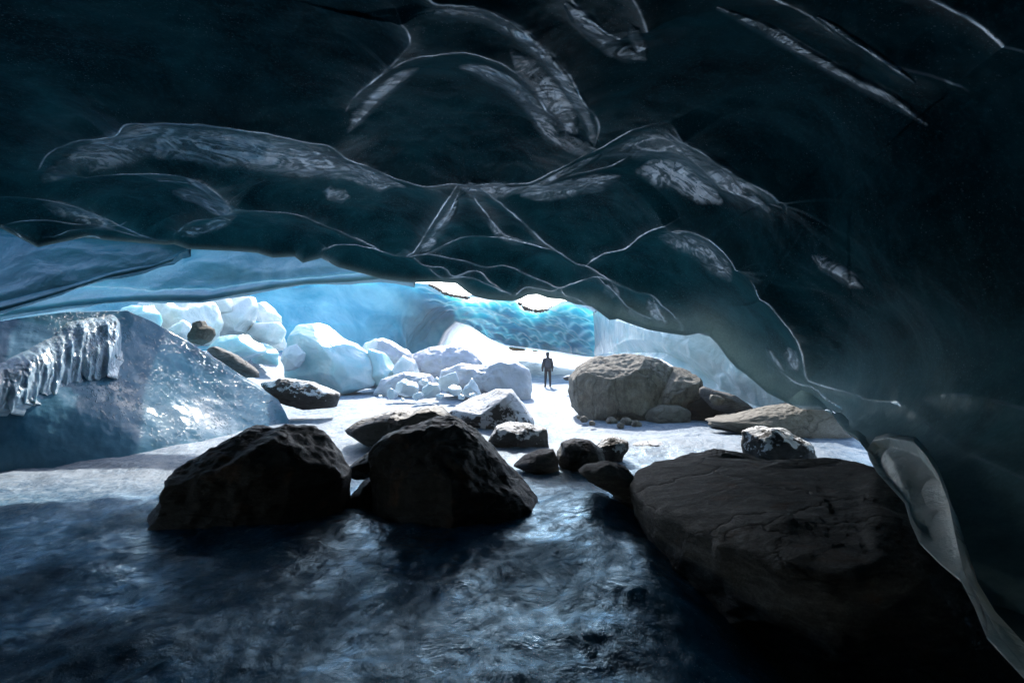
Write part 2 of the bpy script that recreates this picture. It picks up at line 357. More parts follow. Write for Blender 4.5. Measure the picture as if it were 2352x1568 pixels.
LIP = [(-1500, 1500), (-1000, 1150), (-600, 760), (-350, 600), (-150, 545), (0, 523), (86, 568), (194, 545), (250, 552), (378, 562), (400, 561), (432, 572), (540, 577), (590, 581), (626, 592), (677, 590), (695, 604),
       (738, 593), (774, 613), (839, 630), (871, 640), (941, 649), (1009, 648), (1048, 651), (1076, 673), (1093, 682), (1124, 689), (1175, 692), (1195, 687), (1212, 678), (1234, 676), (1260, 685),
       (1293, 688), (1322, 699), (1358, 704), (1375, 716), (1400, 735), (1420, 733), (1448, 744), (1491, 758), (1533, 765), (1575, 771), (1605, 766), (1630, 773), (1648, 791), (1669, 820), (1691, 845),
       (1713, 860), (1763, 903), (1813, 928), (1842, 939), (1907, 943), (1925, 971), (1943, 993), (1975, 1015), (1994, 1040), (2013, 1082), (2078, 1153), (2091, 1199), (2112, 1246), (2162, 1296), (2208, 1334),
       (2238, 1393), (2267, 1464), (2352, 1556), (2600, 1850), (3200, 2350), (3900, 2600)]
LIPD = curve([(-1500, 4.6), (-1000, 6), (-600, 8), (-150, 10), (0, 10.6), (400, 11.8), (900, 13), (1250, 13), (1375, 12.4), (1600, 11.2), (1720, 10.4), (1842, 9.4), (1907, 8.8), (1950, 7.4), (1994, 5.6), (2013, 5.0),
              (2091, 4.0), (2208, 3.2), (2352, 2.5), (2600, 2.0), (3200, 1.6), (3900, 1.4)])
lipv = curve(LIP)
ctl = [(u, v, float(LIPD(u))) for u, v in LIP[::2]]
ctl += [(1176, 400, 8.0), (1176, 200, 5.7), (1176, 0, 4.4), (1176, -400, 3.0), (1176, -1000, 2.0), (300, 300, 7.3), (0, 100, 5.2), (0, 380, 8), (-600, -200, 3.8), (-600, 450, 6.6), (600, 450, 9), (600, 100, 5.2),
        (1800, 400, 6.3), (2000, 700, 6.0), (2300, 900, 4.6), (2300, 400, 4.2), (2000, 100, 4.2), (2352, 1200, 3.3), (2352, 0, 3.2), (3000, 600, 2.6), (3000, -400, 2.0), (3000, 1600, 2.0), (1600, 500, 8.3),
        (1700, 700, 8.6), (1600, 150, 5.0), (-1400, 300, 4.2), (-1400, -900, 2.2), (3900, 0, 1.7), (3900, -1000, 1.4), (2100, 1000, 5.6)]
RD = rbf(ctl)
# (polyline, depth of the scallop beside it, falloff width, crest flatness, band half width)
RIDGES = [
 ([(90,425),(110,395),(150,365),(200,345),(262,330),(285,300),(330,296),(420,300),(520,310),(620,327),(700,342),(760,350),(800,380),(850,402),(920,425),(980,438),(1040,434),(1100,432),(1170,434),(1230,425),(1290,395),(1340,370),(1400,345),(1470,327),(1530,320)], .8, .5, .03, .32),
 ([(90,425),(200,421),(300,412),(370,408),(430,415),(480,440),(520,475),(545,490),(600,497),(680,505),(740,525),(800,545),(850,565),(900,590),(930,598)], .8, .45, .02, .10),
 ([(545,490),(500,512),(440,525),(405,545),(395,556)], .7, .3, .02, .12),
 ([(325,445),(350,435),(400,432),(450,445),(500,475),(540,490)], .45, .3, .03, .22),
 ([(-200,480),(-100,465),(0,462),(60,463),(120,470),(200,495),(270,520),(330,545),(400,561)], .8, .4, .02, .08),
 ([(-100,530),(0,523),(80,520),(200,522),(270,519)], .6, .3, .02, .03),
 ([(100,560),(135,548),(170,535),(230,526),(290,520)], .6, .25, .02, .08),
 ([(240,530),(300,542),(350,552),(400,561)], .5, .25, .02, .05),
 ([(730,590),(770,570),(830,566),(890,582),(930,598)], .8, .3, .02, .04),
 ([(930,598),(960,570),(990,520),(1020,475),(1050,440)], .8, .35, .02, .08),
 ([(960,585),(1000,545),(1030,500),(1055,450)], .3, .2, .02, .08),
 ([(1060,436),(1095,442),(1140,470),(1190,510),(1240,555),(1290,590),(1324,610),(1350,616),(1403,648),(1457,673),(1494,682),(1527,719),(1567,766)], .85, .38, .02, .06),
 ([(1075,450),(1110,500),(1150,545),(1200,560),(1285,585)], .5, .3, .02, .08),
 ([(930,598),(1000,580),(1060,556),(1120,552),(1200,562),(1290,588)], .7, .3, .02, .05),
 ([(1345,614),(1380,592),(1430,580),(1470,550),(1510,530),(1550,520)], .8, .4, .02, .05),
 ([(1510,548),(1550,540),(1590,548),(1640,580),(1675,620),(1685,655)], .7, .35, .05, .25),
 ([(930,598),(977,589),(1025,601),(1076,609),(1116,618),(1161,616),(1209,637),(1254,655),(1285,664),(1336,648),(1369,641),(1403,648)], .75, .3, .02, .04),
 ([(941,592),(969,614),(1017,621),(1042,637),(1093,628),(1124,650),(1155,668),(1181,687)], .7, .28, .02, .04),
 ([(969,614),(1009,640),(1062,640),(1110,655),(1144,665),(1175,685)], .5, .25, .02, .04),
 ([(1181,687),(1195,673),(1214,665),(1240,668),(1265,672),(1285,664)], .6, .25, .02, .05),
 ([(1285,664),(1296,679),(1322,689),(1355,704)], .6, .25, .02, .04),
 ([(1369,641),(1406,673),(1434,707),(1462,724),(1494,741),(1505,756)], .7, .3, .02, .12),
 ([(1494,690),(1510,730),(1530,755)], .4, .2, .03, .12),
 ([(1685,655),(1727,689),(1763,712),(1799,752),(1828,802),(1842,845),(1849,873),(1867,882),(1943,902),(1997,917),(2070,917)], .85, .5, .03, .05),
 ([(1716,858),(1745,853),(1790,868),(1828,889),(1860,893),(1889,914),(1929,939),(1943,957),(1979,990),(2036,1000),(2099,1010),(2128,1044),(2154,1086),(2179,1153),(2196,1237),(2208,1332)], .6, .35, .04, .08),
 ([(2000,915),(2044,922),(2086,943),(2141,985),(2204,1027),(2267,1052),(2352,1078),(2600,1120)], .6, .5, .04, .06),
 ([(2070,917),(2120,905),(2200,902),(2352,930),(2600,960)], .5, .5, .04, .05),
 ([(880,-150),(930,-60),(965,-10),(1000,22),(1060,25),(1120,32),(1180,62),(1240,112),(1290,172),(1330,232),(1360,282),(1375,320),(1365,350)], .8, .4, .05, .16),
 ([(795,308),(815,275),(840,245),(870,215),(900,185),(940,165),(990,152),(1050,150),(1110,158),(1170,185),(1220,235),(1260,290),(1300,340)], .55, .3, .05, .14),
 ([(905,75),(930,95),(940,125),(920,155),(880,195)], .5, .3, .03, .08),
 ([(1150,-180),(1230,-90),(1285,-10),(1340,60),(1400,110),(1480,145)], .6, .35, .06, .2),
 ([(1380,-160),(1410,-70),(1430,-10),(1465,50),(1480,90),(1490,140)], .7, .3, .03, .08),
 ([(1350,-160),(1490,-80),(1620,-10),(1760,60),(1870,125),(1960,175),(2050,222),(2120,265),(2140,292)], .4, .4, .06, .14),
 ([(1950,20),(2100,90),(2200,160),(2280,225)], .3, .4, .04, .05),
 ([(1530,320),(1600,365),(1650,400),(1710,435),(1760,465),(1775,485),(1765,512)], .7, .4, .04, .16),
 ([(1465,395),(1500,380),(1560,385),(1600,410),(1640,455),(1700,468),(1755,500)], .5, .3, .05, .2),
 ([(1200,450),(1260,442),(1300,430),(1360,420),(1440,405)], .35, .25, .04, .1),
]
def ridge_field(P, Dfn, ridges, A, lw=0.0085):
    shp = P.shape[:2]; Pf = P.reshape(-1, 3)
    keep = np.ones(len(Pf)); band = np.zeros(len(Pf)); crest = np.zeros(len(Pf)); line = np.zeros(len(Pf))
    for poly, dep, wid, eps, bw in ridges:
        L = on_base(Dfn, poly)
        d, fr = poly_dist(Pf, L, max(wid * 7, bw * 3))
        end = np.minimum(1, np.minimum(fr, 1 - fr) * 6 + (0.25 if dep > .45 else 0.0))
        s = np.exp(-(np.sqrt(d * d + eps * eps) - eps) / wid)
        keep *= 1 - dep * end * s
        crest = np.maximum(crest, end * np.exp(-(d / (bw * 0.9 + 0.05)) ** 2))
        line = np.maximum(line, (eps < .09) * end * np.exp(-(d / lw) ** 2))
        band = np.maximum(band, end * np.exp(-(d / bw) ** 2) * min(1, bw / .14))
    return A * keep.reshape(shp), band.reshape(shp), crest.reshape(shp), line.reshape(shp)

us = np.concatenate([np.linspace(-1500, -40, 60, endpoint=False), np.linspace(-40, 2392, 1150, endpoint=False), np.linspace(2392, 3900, 60)])
t1 = np.linspace(0, 1, 500); t2 = np.linspace(1, 2, 40)[1:]
lv = lipv(us)
VV = np.vstack([lv[None] + (-30 - lv[None]) * (t1[:, None] ** 1.15), (-30 - 1100 * (t2[:, None] - 1) ** 1.3) + 0 * us[None]])
UU = np.repeat(us[None], len(VV), 0)
B = atg(UU, VV, RD(UU, VV))
nrm = grid_normals(B)
if (nrm * (B - np.array([0, 0, CZ]))).sum(-1).mean() < 0: nrm = -nrm
BANDS = [  # bright reflection bands traced for painting onto the roof
 ([(270,305),(330,300),(420,305),(520,315),(620,332),(700,345)], .05), ([(790,375),(850,402),(930,430)], .05), ([(1060,434),(1150,438),(1230,430),(1300,395),(1380,355)], .05),
 ([(105,408),(180,372),(270,340),(350,325),(430,330),(520,340),(600,350),(700,364),(770,384),(830,408)], .26),
 ([(270,310),(350,305),(450,312),(600,335),(740,356)], .12),
 ([(400,440),(450,450),(500,478),(535,492)], .10), ([(420,540),(500,515),(540,495)], .08), ([(430,410),(480,442),(530,485)], .08),
 ([(100,468),(200,500),(260,525)], .10), ([(800,385),(860,410),(900,425)], .15), ([(745,440),(800,452)], .10),
 ([(1000,30),(1060,32),(1120,40),(1180,72),(1240,122),(1290,182),(1330,240),(1355,290),(1365,345)], .11),
 ([(800,300),(830,258),(870,222),(920,180),(960,160)], .10), ([(1060,155),(1110,165),(1170,195),(1220,245),(1260,300),(1310,345)], .12), ([(1180,120),(1240,190),(1290,250),(1320,310)], .18), ([(1280,310),(1320,330),(1365,345)], .14),
 ([(1300,10),(1350,60),(1410,110),(1480,138)], .13), ([(1450,60),(1480,130)], .10),
 ([(1650,20),(1760,70),(1870,135),(1960,185),(2050,230),(2130,285)], .10), ([(1880,40),(2000,120),(2100,190)], .06),
 ([(1060,428),(1120,434),(1180,440)], .12), ([(1200,448),(1260,440),(1340,425),(1420,408)], .12), ([(1390,352),(1450,338),(1530,338),(1600,370),(1680,425),(1760,480)], .20), ([(1470,395),(1540,395),(1600,425),(1650,460)], .22),
 ([(1520,545),(1590,558),(1640,595),(1675,640)], .16), ([(1000,530),(1030,500),(1050,460)], .06), ([(970,575),(1000,545)], .07), ([(1120,500),(1150,540),(1200,560)], .06),
 ([(1490,690),(1510,725),(1530,750)], .09), ([(1390,655),(1420,680)], .09), ([(1440,705),(1480,735)], .07), ([(1810,800),(1830,850)], .10), ([(1870,590),(1920,620),(1980,660)], .10), ([(1760,800),(1800,850)], .05),
]
h, band, crest, line = ridge_field(B, RD, RIDGES + [([(u, v) for u, v in LIP[3:-3]], .92, .3, .015, .05)], 0.42)
line = line * np.clip(0.5 + 1.2 * fbm(B * 1.5 + 11, 3), 0.05, 1.4)
h = h + 0.05 * fbm(B * 0.8, 3) + 0.012 * fbm(B * 3.1 + 4, 3)
dlip = (lv[None] - VV) / F * RD(UU, VV)
h = h * sstep(0.0, 0.03, dlip)
R = B + nrm * h[..., None]
band = np.zeros(h.shape).ravel(); crest = crest * 0.6
R = B + nrm * h[..., None]
su = CX + F * R[..., 0] / R[..., 1]; sv = HY - F * (R[..., 2] - CZ) / R[..., 1]; S2 = np.stack([su, sv, 0 * su], -1).reshape(-1, 3)
def trace(pts): return np.hstack([dense(pts), np.zeros((len(dense(pts)), 1))])
for bp_, bw_ in BANDS:
    dd_, fr_ = poly_dist(S2, trace(bp_), bw_ * 400); e_ = np.clip(np.minimum(fr_, 1 - fr_) * 5 + 0.1, 0, 1)
    band = np.maximum(band, e_ ** 0.5 * np.exp(-(dd_ / (bw_ * 135 * (0.25 + 0.75 * e_))) ** 4))
band = band.reshape(h.shape); crest = np.maximum(crest, band)
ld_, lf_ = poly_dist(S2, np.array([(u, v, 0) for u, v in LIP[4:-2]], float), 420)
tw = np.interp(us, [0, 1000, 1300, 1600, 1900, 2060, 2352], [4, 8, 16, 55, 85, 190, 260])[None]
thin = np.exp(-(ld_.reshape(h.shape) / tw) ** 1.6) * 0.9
# back of the cave behind the camera, and the outer side of the glacier, closing the solid
top = R[-1]; back = []
for f in np.linspace(0, 1, 16)[1:]:
    a = f * math.pi / 2
    q = top.copy(); q[:, 1] = top[:, 1] * (1 - f) - 7.5 * np.sin(a); q[:, 2] = -0.4 + (top[:, 2] + 0.4) * np.cos(a) ** 0.6
    q[:, 0] = top[:, 0] * (1 + 0.25 * np.sin(a))
    back.append(q)
lipP = R[0]; outer = []
side = sstep(1860, 2010, us); sideL = sstep(-300, -900, us)
for k_, (fw, upv) in enumerate([(0.10, 0.06), (0.3, 0.25), (0.7, 0.8), (1.2, 2.2), (1.5, 4.0), (0.8, 6.0)]):
    q = lipP.copy(); q[:, 1] += fw * (1 - side); q[:, 2] += upv * (1 - side) + side * (0.02 * k_ if k_ < 4 else (k_ - 3) * 2.5)
    rs_ = 1 + side * (0.04, 0.15, 0.5, 1.1, 1.6, 2.0)[k_]; q[:, 0] *= rs_; q[:, 1] *= rs_; q[:, 0] -= sideL * fw * 3.0
    outer.append(q)
bk = back[-1].copy(); hull = []
for f in (0.35, 0.7, 1.0):
    q = outer[-1] * (1 - f) + (bk * np.array([1.3, 1.25, 1]) + np.array([0, -1.5, 7.0])) * f; hull.append(q)
q = bk.copy() * np.array([1.3, 1.25, 1]); hull.append(q)
allr = np.concatenate([np.array((outer + hull)[::-1]), R, np.array(back)], 0)
npre, npost = len(outer + hull), len(back)
pad = lambda a, v: np.concatenate([np.full((npre, len(us)), v), a, np.zeros((npost, len(us)))], 0)
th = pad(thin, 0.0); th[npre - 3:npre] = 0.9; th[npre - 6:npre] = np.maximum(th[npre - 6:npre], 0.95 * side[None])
at_ = {'thin': th, 'band': pad(band, 0.0), 'crest': pad(crest, 0.0), 'line': pad(line, 0.0)}
nR, nU = len(allr), len(us); rf_ = gridfaces(nR, nU); caps = []
capc = [allr[:, 0].mean(0), allr[:, -1].mean(0)]
capc[0] = capc[0] + np.array([-1.5, 0, 0]); capc[1] = capc[1] + np.array([1.5, 0, 0])
k1 = np.arange(nR - 1)
for ci, col in ((0, 0), (1, nU - 1)):
    a_ = k1 * nU + col; b_ = a_ + nU; c_ = np.full(nR - 1, nR * nU + ci)
    caps.append(np.stack([a_, b_, c_, c_], -1))
    caps.append(np.array([[(nR - 1) * nU + col, col, nR * nU + ci, nR * nU + ci]]))
cf = np.vstack(caps)[:, :3]
bot = np.arange(nU - 1); rf_ = np.vstack([rf_, np.stack([(nR - 1) * nU + bot, (nR - 1) * nU + bot + 1, bot + 1, bot], -1)])
V_ = np.vstack([allr.reshape(-1, 3), np.array(capc)])
tri = np.vstack([rf_[:, [0, 1, 2]], rf_[:, [0, 2, 3]], cf])
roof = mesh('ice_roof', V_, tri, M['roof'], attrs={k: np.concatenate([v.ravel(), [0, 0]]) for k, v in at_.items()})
tag(roof, 'dark glossy scalloped ice roof sweeping overhead and down the right side', 'ice roof')

# two shelves stepping out below the left of the roof, each a solid slab
def slab(name, topc, botc, u0, u1, ctl, nu, nv, mat, ridges, A, thick, label, cat, noise=(0.06, 0.7), back=(0.0, 1.0, 0.6), ease=0.08, extra=None, group=None, lw=0.05, rim=0.0, warp=0.0):
    Df = rbf(ctl); us = np.linspace(u0, u1, nu); t = np.linspace(0, 1, nv)[:, None]
    a, b = topc(us)[None], botc(us)[None]
    V = a + (b - a) * t; U = np.repeat(us[None], nv, 0)
    U = U + warp * (np.sin(V / 17.0) + 0.6 * np.sin(V / 7.3 + 1)) * np.exp(-(U - u0) / 40.0)
    B = atg(U, V, Df(U, V)); n = grid_normals(B)
    if (n * (B - np.array([0, 0, CZ]))).sum(-1).mean() < 0: n = -n
    rf = ridge_field(B, Df, ridges, A, lw) if ridges else None
    h = rf[0] if ridges else np.zeros(B.shape[:2])
    h = h + noise[0] * fbm(B * noise[1], 4)
    h = h * sstep(0, ease, t) * sstep(0, ease, 1 - t)
    P = B + n * h[..., None]
    if extra is not None: P = extra(P, U, V, t, n)
    bk = np.array(back, float)
    rows = [P[0] + bk * thick * f + np.array([0, 0, 0.0]) for f in (1.0, 0.5, 0.15)]
    rows2 = [P[-1] + bk * thick * f for f in (0.15, 0.5, 1.0)]
    G = np.concatenate([np.array(rows), P, np.array(rows2)], 0)
    nr = len(G); f = gridfaces(nr, nu)
    # close: join the last row to the first row, and cap the ends
    c = np.arange(nu - 1); last = (nr - 1) * nu
    f = np.vstack([f, np.stack([last + c, last + c + 1, c + 1, c], -1)])
    z3 = np.zeros((3, nu)); o = mesh(name, G, f, mat, attrs={'line': np.concatenate([z3 + rim, np.maximum(rf[3], rim * (1 - sstep(0.03, 0.13, t)) * sstep(960, 1010, U)), z3])} if ridges else None)
    bm = bmesh.new(); bm.from_mesh(o.data); bmesh.ops.holes_fill(bm, edges=[e for e in bm.edges if len(e.link_faces) == 1], sides=0)
    bmesh.ops.recalc_face_normals(bm, faces=bm.faces); bm.to_mesh(o.data); bm.free()
    for p in o.data.polygons: p.use_smooth = True
    return tag(o, label, cat, group)

slab('ice_shelf', curve([(-500, 470), (0, 500), (410, 545), (440, 555)]), curve([(-500, 830), (-200, 765), (0, 715), (120, 680), (240, 640), (330, 622), (395, 600), (412, 583), (440, 572)]), -500, 432,
     [(-500, 600, 11.4), (0, 520, 12.3), (0, 710, 10.8), (400, 550, 13.0), (400, 600, 12.6), (200, 600, 12.2), (-500, 800, 9.5)], 240, 90, M['shelf_dark'],
     [([(-100, 690), (60, 650), (200, 610), (300, 600), (420, 590)], .6, .5, .10, .1), ([(0, 590), (120, 560), (250, 575), (400, 570)], .5, .5, .10, .1), ([(130, 660), (220, 605), (270, 560)], .4, .4, .10, .1)], 0.25, 2.2,
     'deep blue ice ledge with a sharp corner under the roof at left', 'ice ledge')
slab('ice_shelf', curve([(-500, 540), (300, 560), (600, 540), (900, 560), (960, 600)]), curve([(-500, 900), (-200, 800), (0, 728), (150, 705), (300, 692), (400, 692), (460, 693), (530, 680), (600, 667), (700, 652), (800, 648), (870, 641), (960, 652)]), -500, 950,
     [(-500, 700, 11.5), (0, 600, 14.5), (0, 720, 13.2), (400, 580, 15.5), (400, 690, 14.2), (800, 580, 15.6), (800, 640, 15.0), (950, 600, 15.4)], 380, 100, M['shelf_light'],
     [([(200, 690), (300, 670), (380, 640), (430, 610), (450, 600)], .4, .5, .10, .1), ([(410, 590), (500, 600), (600, 615), (700, 610), (780, 600)], .5, .5, .10, .1)], 0.22, 2.5,
     'pale blue translucent ice shelf curving under the dark roof at left', 'ice ledge')

slab('ice_fold', curve([(1992, 1030), (2004, 1012), (2036, 1004), (2099, 1014), (2128, 1046), (2154, 1088), (2179, 1155), (2196, 1239), (2212, 1310), (2260, 1400), (2300, 1470), (2420, 1610)]),
     curve([(1992, 1036), (1996, 1052), (2013, 1084), (2078, 1155), (2091, 1201), (2112, 1248), (2162, 1298), (2208, 1336), (2238, 1395), (2267, 1466), (2352, 1558), (2420, 1650)]), 1992, 2420,
     [(1992, 1035, 5.3), (2036, 1004, 5.15), (2013, 1082, 4.7), (2099, 1014, 4.75), (2078, 1153, 4.15), (2154, 1088, 4.2), (2112, 1246, 3.6), (2196, 1237, 3.35), (2208, 1334, 3.0), (2300, 1475, 2.5), (2352, 1556, 2.3), (2420, 1640, 2.1)],
     170, 80, M['fold'], [([(2010, 1020), (2045, 1050), (2065, 1095), (2082, 1150), (2100, 1200)], .7, .12, .02, .1)], 0.10, 0.35, 'pale frosted ice fold curling down beside the huge brown-grey boulder', 'ice fold', noise=(0.02, 2.0), back=(0.6, 0.8, 0.0), lw=0.012)

# far arch with honeycomb scallops
hexr = []
rs = random.Random(5)
for i in range(8):
    for j in range(12):
        t = i / 7; w_ = 34 - 9 * t
        x0 = 975 + t * 110 + (j + 0.5 * (i % 2)) * w_ + rs.uniform(-9, 9); y0 = 668 + t * 118 + 0.05 * (x0 - 1100) + rs.uniform(-6, 6)
        if x0 > 1375: continue
        k_ = w_ * rs.uniform(.45, .85); dr = rs.uniform(4, 12)
        hexr.append(([(x0 - k_, y0 + rs.uniform(-3, 5)), (x0 - k_ * .35, y0 - 5), (x0 + k_ * .3, y0 - 4 + rs.uniform(-2, 2)), (x0 + k_ * .9, y0 + dr * .6), (x0 + k_ * 1.3, y0 + dr + 4)], rs.uniform(.45, .8), .8, .03, .1))
hexr += [([(600, 690), (700, 690), (800, 700), (900, 715), (1000, 720)], .5, 1.2, .1, .1), ([(830, 770), (850, 725), (900, 720), (960, 730), (1000, 760)], .6, .8, .1, .1), ([(650, 740), (740, 735), (840, 745)], .5, 1.0, .1, .1),
         ([(905, 745), (930, 775), (940, 810)], .5, .8, .1, .1), ([(760, 640), (830, 670), (880, 700)], .4, 1.0, .1, .1), ([(870, 645), (920, 680), (950, 715)], .4, 1.0, .1, .1)]
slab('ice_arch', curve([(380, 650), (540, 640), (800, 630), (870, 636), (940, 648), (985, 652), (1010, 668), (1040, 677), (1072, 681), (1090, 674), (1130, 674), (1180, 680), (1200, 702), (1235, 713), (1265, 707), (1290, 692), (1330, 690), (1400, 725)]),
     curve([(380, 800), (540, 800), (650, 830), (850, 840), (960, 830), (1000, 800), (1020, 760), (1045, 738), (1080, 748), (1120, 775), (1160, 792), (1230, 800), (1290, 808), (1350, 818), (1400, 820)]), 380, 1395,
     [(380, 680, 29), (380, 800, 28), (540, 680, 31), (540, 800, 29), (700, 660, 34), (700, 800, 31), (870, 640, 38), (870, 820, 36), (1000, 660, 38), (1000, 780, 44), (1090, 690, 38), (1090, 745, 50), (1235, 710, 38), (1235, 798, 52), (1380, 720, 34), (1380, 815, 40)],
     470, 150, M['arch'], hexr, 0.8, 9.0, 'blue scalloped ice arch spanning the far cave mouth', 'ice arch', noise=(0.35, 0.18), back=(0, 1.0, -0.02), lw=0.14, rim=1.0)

# pale ice wall right of the arch
slab('ice_wall', curve([(1340, 690), (1375, 700), (1500, 720), (1700, 780), (1950, 890)]), curve([(1340, 835), (1375, 825), (1420, 822), (1520, 825), (1580, 860), (1640, 905), (1700, 945), (1760, 965), (1950, 975)]), 1358, 1950,
     [(1350, 700, 35), (1350, 830, 39), (1400, 740, 26), (1400, 820, 27), (1600, 780, 17), (1600, 880, 17.5), (1800, 850, 13.2), (1800, 960, 13.4), (1950, 950, 11.6)], 330, 130, M['wall'],
     [([(1390, 800), (1440, 780), (1520, 790), (1590, 830), (1640, 880)], .6, .5, .05, .1), ([(1400, 735), (1440, 745), (1520, 775), (1600, 810), (1650, 850), (1720, 900)], .6, .6, .05, .1),
      ([(1570, 780), (1580, 805), (1585, 830)], .4, .2, .05, .1), ([(1640, 860), (1645, 880), (1640, 905)], .4, .2, .05, .1), ([(1660, 850), (1720, 880), (1800, 925), (1860, 945)], .5, .5, .05, .1)], 0.4, 3.0,
     'milky white ice wall behind the big grey boulder', 'ice wall', back=(0.5, 1.0, 0.3), warp=6.0)

slab('ice_wall', curve([(-900, 600), (300, 640), (420, 660)]), curve([(-900, 1000), (0, 800), (300, 780), (420, 800)]), -900, 400,
     [(-900, 700, 15), (-900, 900, 14), (0, 700, 19), (0, 780, 18.5), (300, 690, 21), (300, 780, 20.5), (420, 700, 22.5), (420, 790, 22)], 200, 50, M['shelf_light'], [], 0, 3.0,
     'smooth blue ice wall behind the crest of the glazed mound', 'ice wall', noise=(0.4, 0.25))

# glazed mound at left
def mound_extra(P, U, V, t, n):
    x = fbm(np.stack([U / 40, V / 40, 0 * U], -1), 4); P = P - n * (0.012 * x)[..., None]
    return P
slab('ice_mound', curve([(-600, 800), (-200, 760), (0, 737), (150, 716), (290, 713), (350, 738), (420, 778), (500, 826), (590, 884), (640, 918), (655, 948), (665, 972)]),
     curve([(-600, 1540), (-300, 1340), (0, 1185), (200, 1100), (350, 1064), (480, 1038), (600, 1006), (640, 992), (665, 985)]), -600, 662,
     [(-600, 800, 8), (-600, 1450, 6.0), (0, 740, 10.6), (0, 900, 9.2), (0, 1140, 8.7), (290, 715, 12.8), (290, 850, 11.7), (290, 1045, 10.1), (450, 800, 13.8), (450, 900, 12.9), (450, 1015, 11.4), (600, 900, 14.6), (640, 970, 14.2), (660, 970, 14.3)],
     420, 260, M['mound'], [], 0, 2.2, 'smooth glazed blue ice mound with bright glints at left', 'ice mound', noise=(0.05, 0.4), back=(-0.25, 1.0, -0.45), extra=mound_extra)
def curtain_extra(P, U, V, t, n):
    wv = 9 * fbm(np.stack([U / 60, V / 90, 0 * U + 8], -1), 3)
    fl = ridged(np.stack([(U + wv) / 58, V / 420, 0 * U], -1), 4)
    lump = fbm(np.stack([U / 22, V / 34, 0 * U + 3], -1), 4)
    k = sstep(0.05, 0.5, t) * (0.4 + 0.6 * sstep(-0.3, 0.4, fbm(np.stack([U / 90, V / 90, 0 * U + 1], -1), 2)))
    bulge = np.sin(np.clip(t, 0, 1) ** 0.8 * math.pi * 0.80)
    en = sstep(0, 45, 294 - U)
    return P - n * (((0.07 * fl + 0.06 * lump) * k + 0.34 * bulge) * en - 0.12 * (1 - en))[..., None]
cu = np.linspace(-300, 294, 110); jag = 7 * (np.sin(cu / 4.1) + 0.8 * np.sin(cu / 7.7 + 1) + 0.6 * np.sin(cu / 2.3))
slab('ice_curtain', curve([(-300, 960), (-100, 880), (0, 828), (60, 800), (115, 768), (150, 742), (200, 728), (260, 722), (296, 730)]),
     curve([(u, v + j) for u, v, j in zip(cu, np.interp(cu, [-300, -100, 0, 40, 100, 170, 235, 246, 290, 296], [1120, 1010, 962, 945, 920, 885, 878, 845, 805, 790]), jag)]), -300, 294,
     [(-300, 980, 8.0), (-300, 1100, 7.6), (0, 830, 9.9), (0, 960, 9.1), (150, 745, 11.5), (150, 880, 10.6), (290, 730, 12.7), (290, 800, 12.1)], 330, 110, M['curtain'], [], 0, 0.5,
     'fringed curtain of dripping frozen ice draped over the glazed mound', 'ice curtain', noise=(0.03, 1.5), back=(-0.1, 1.0, -0.25), extra=curtain_extra, ease=0.02)

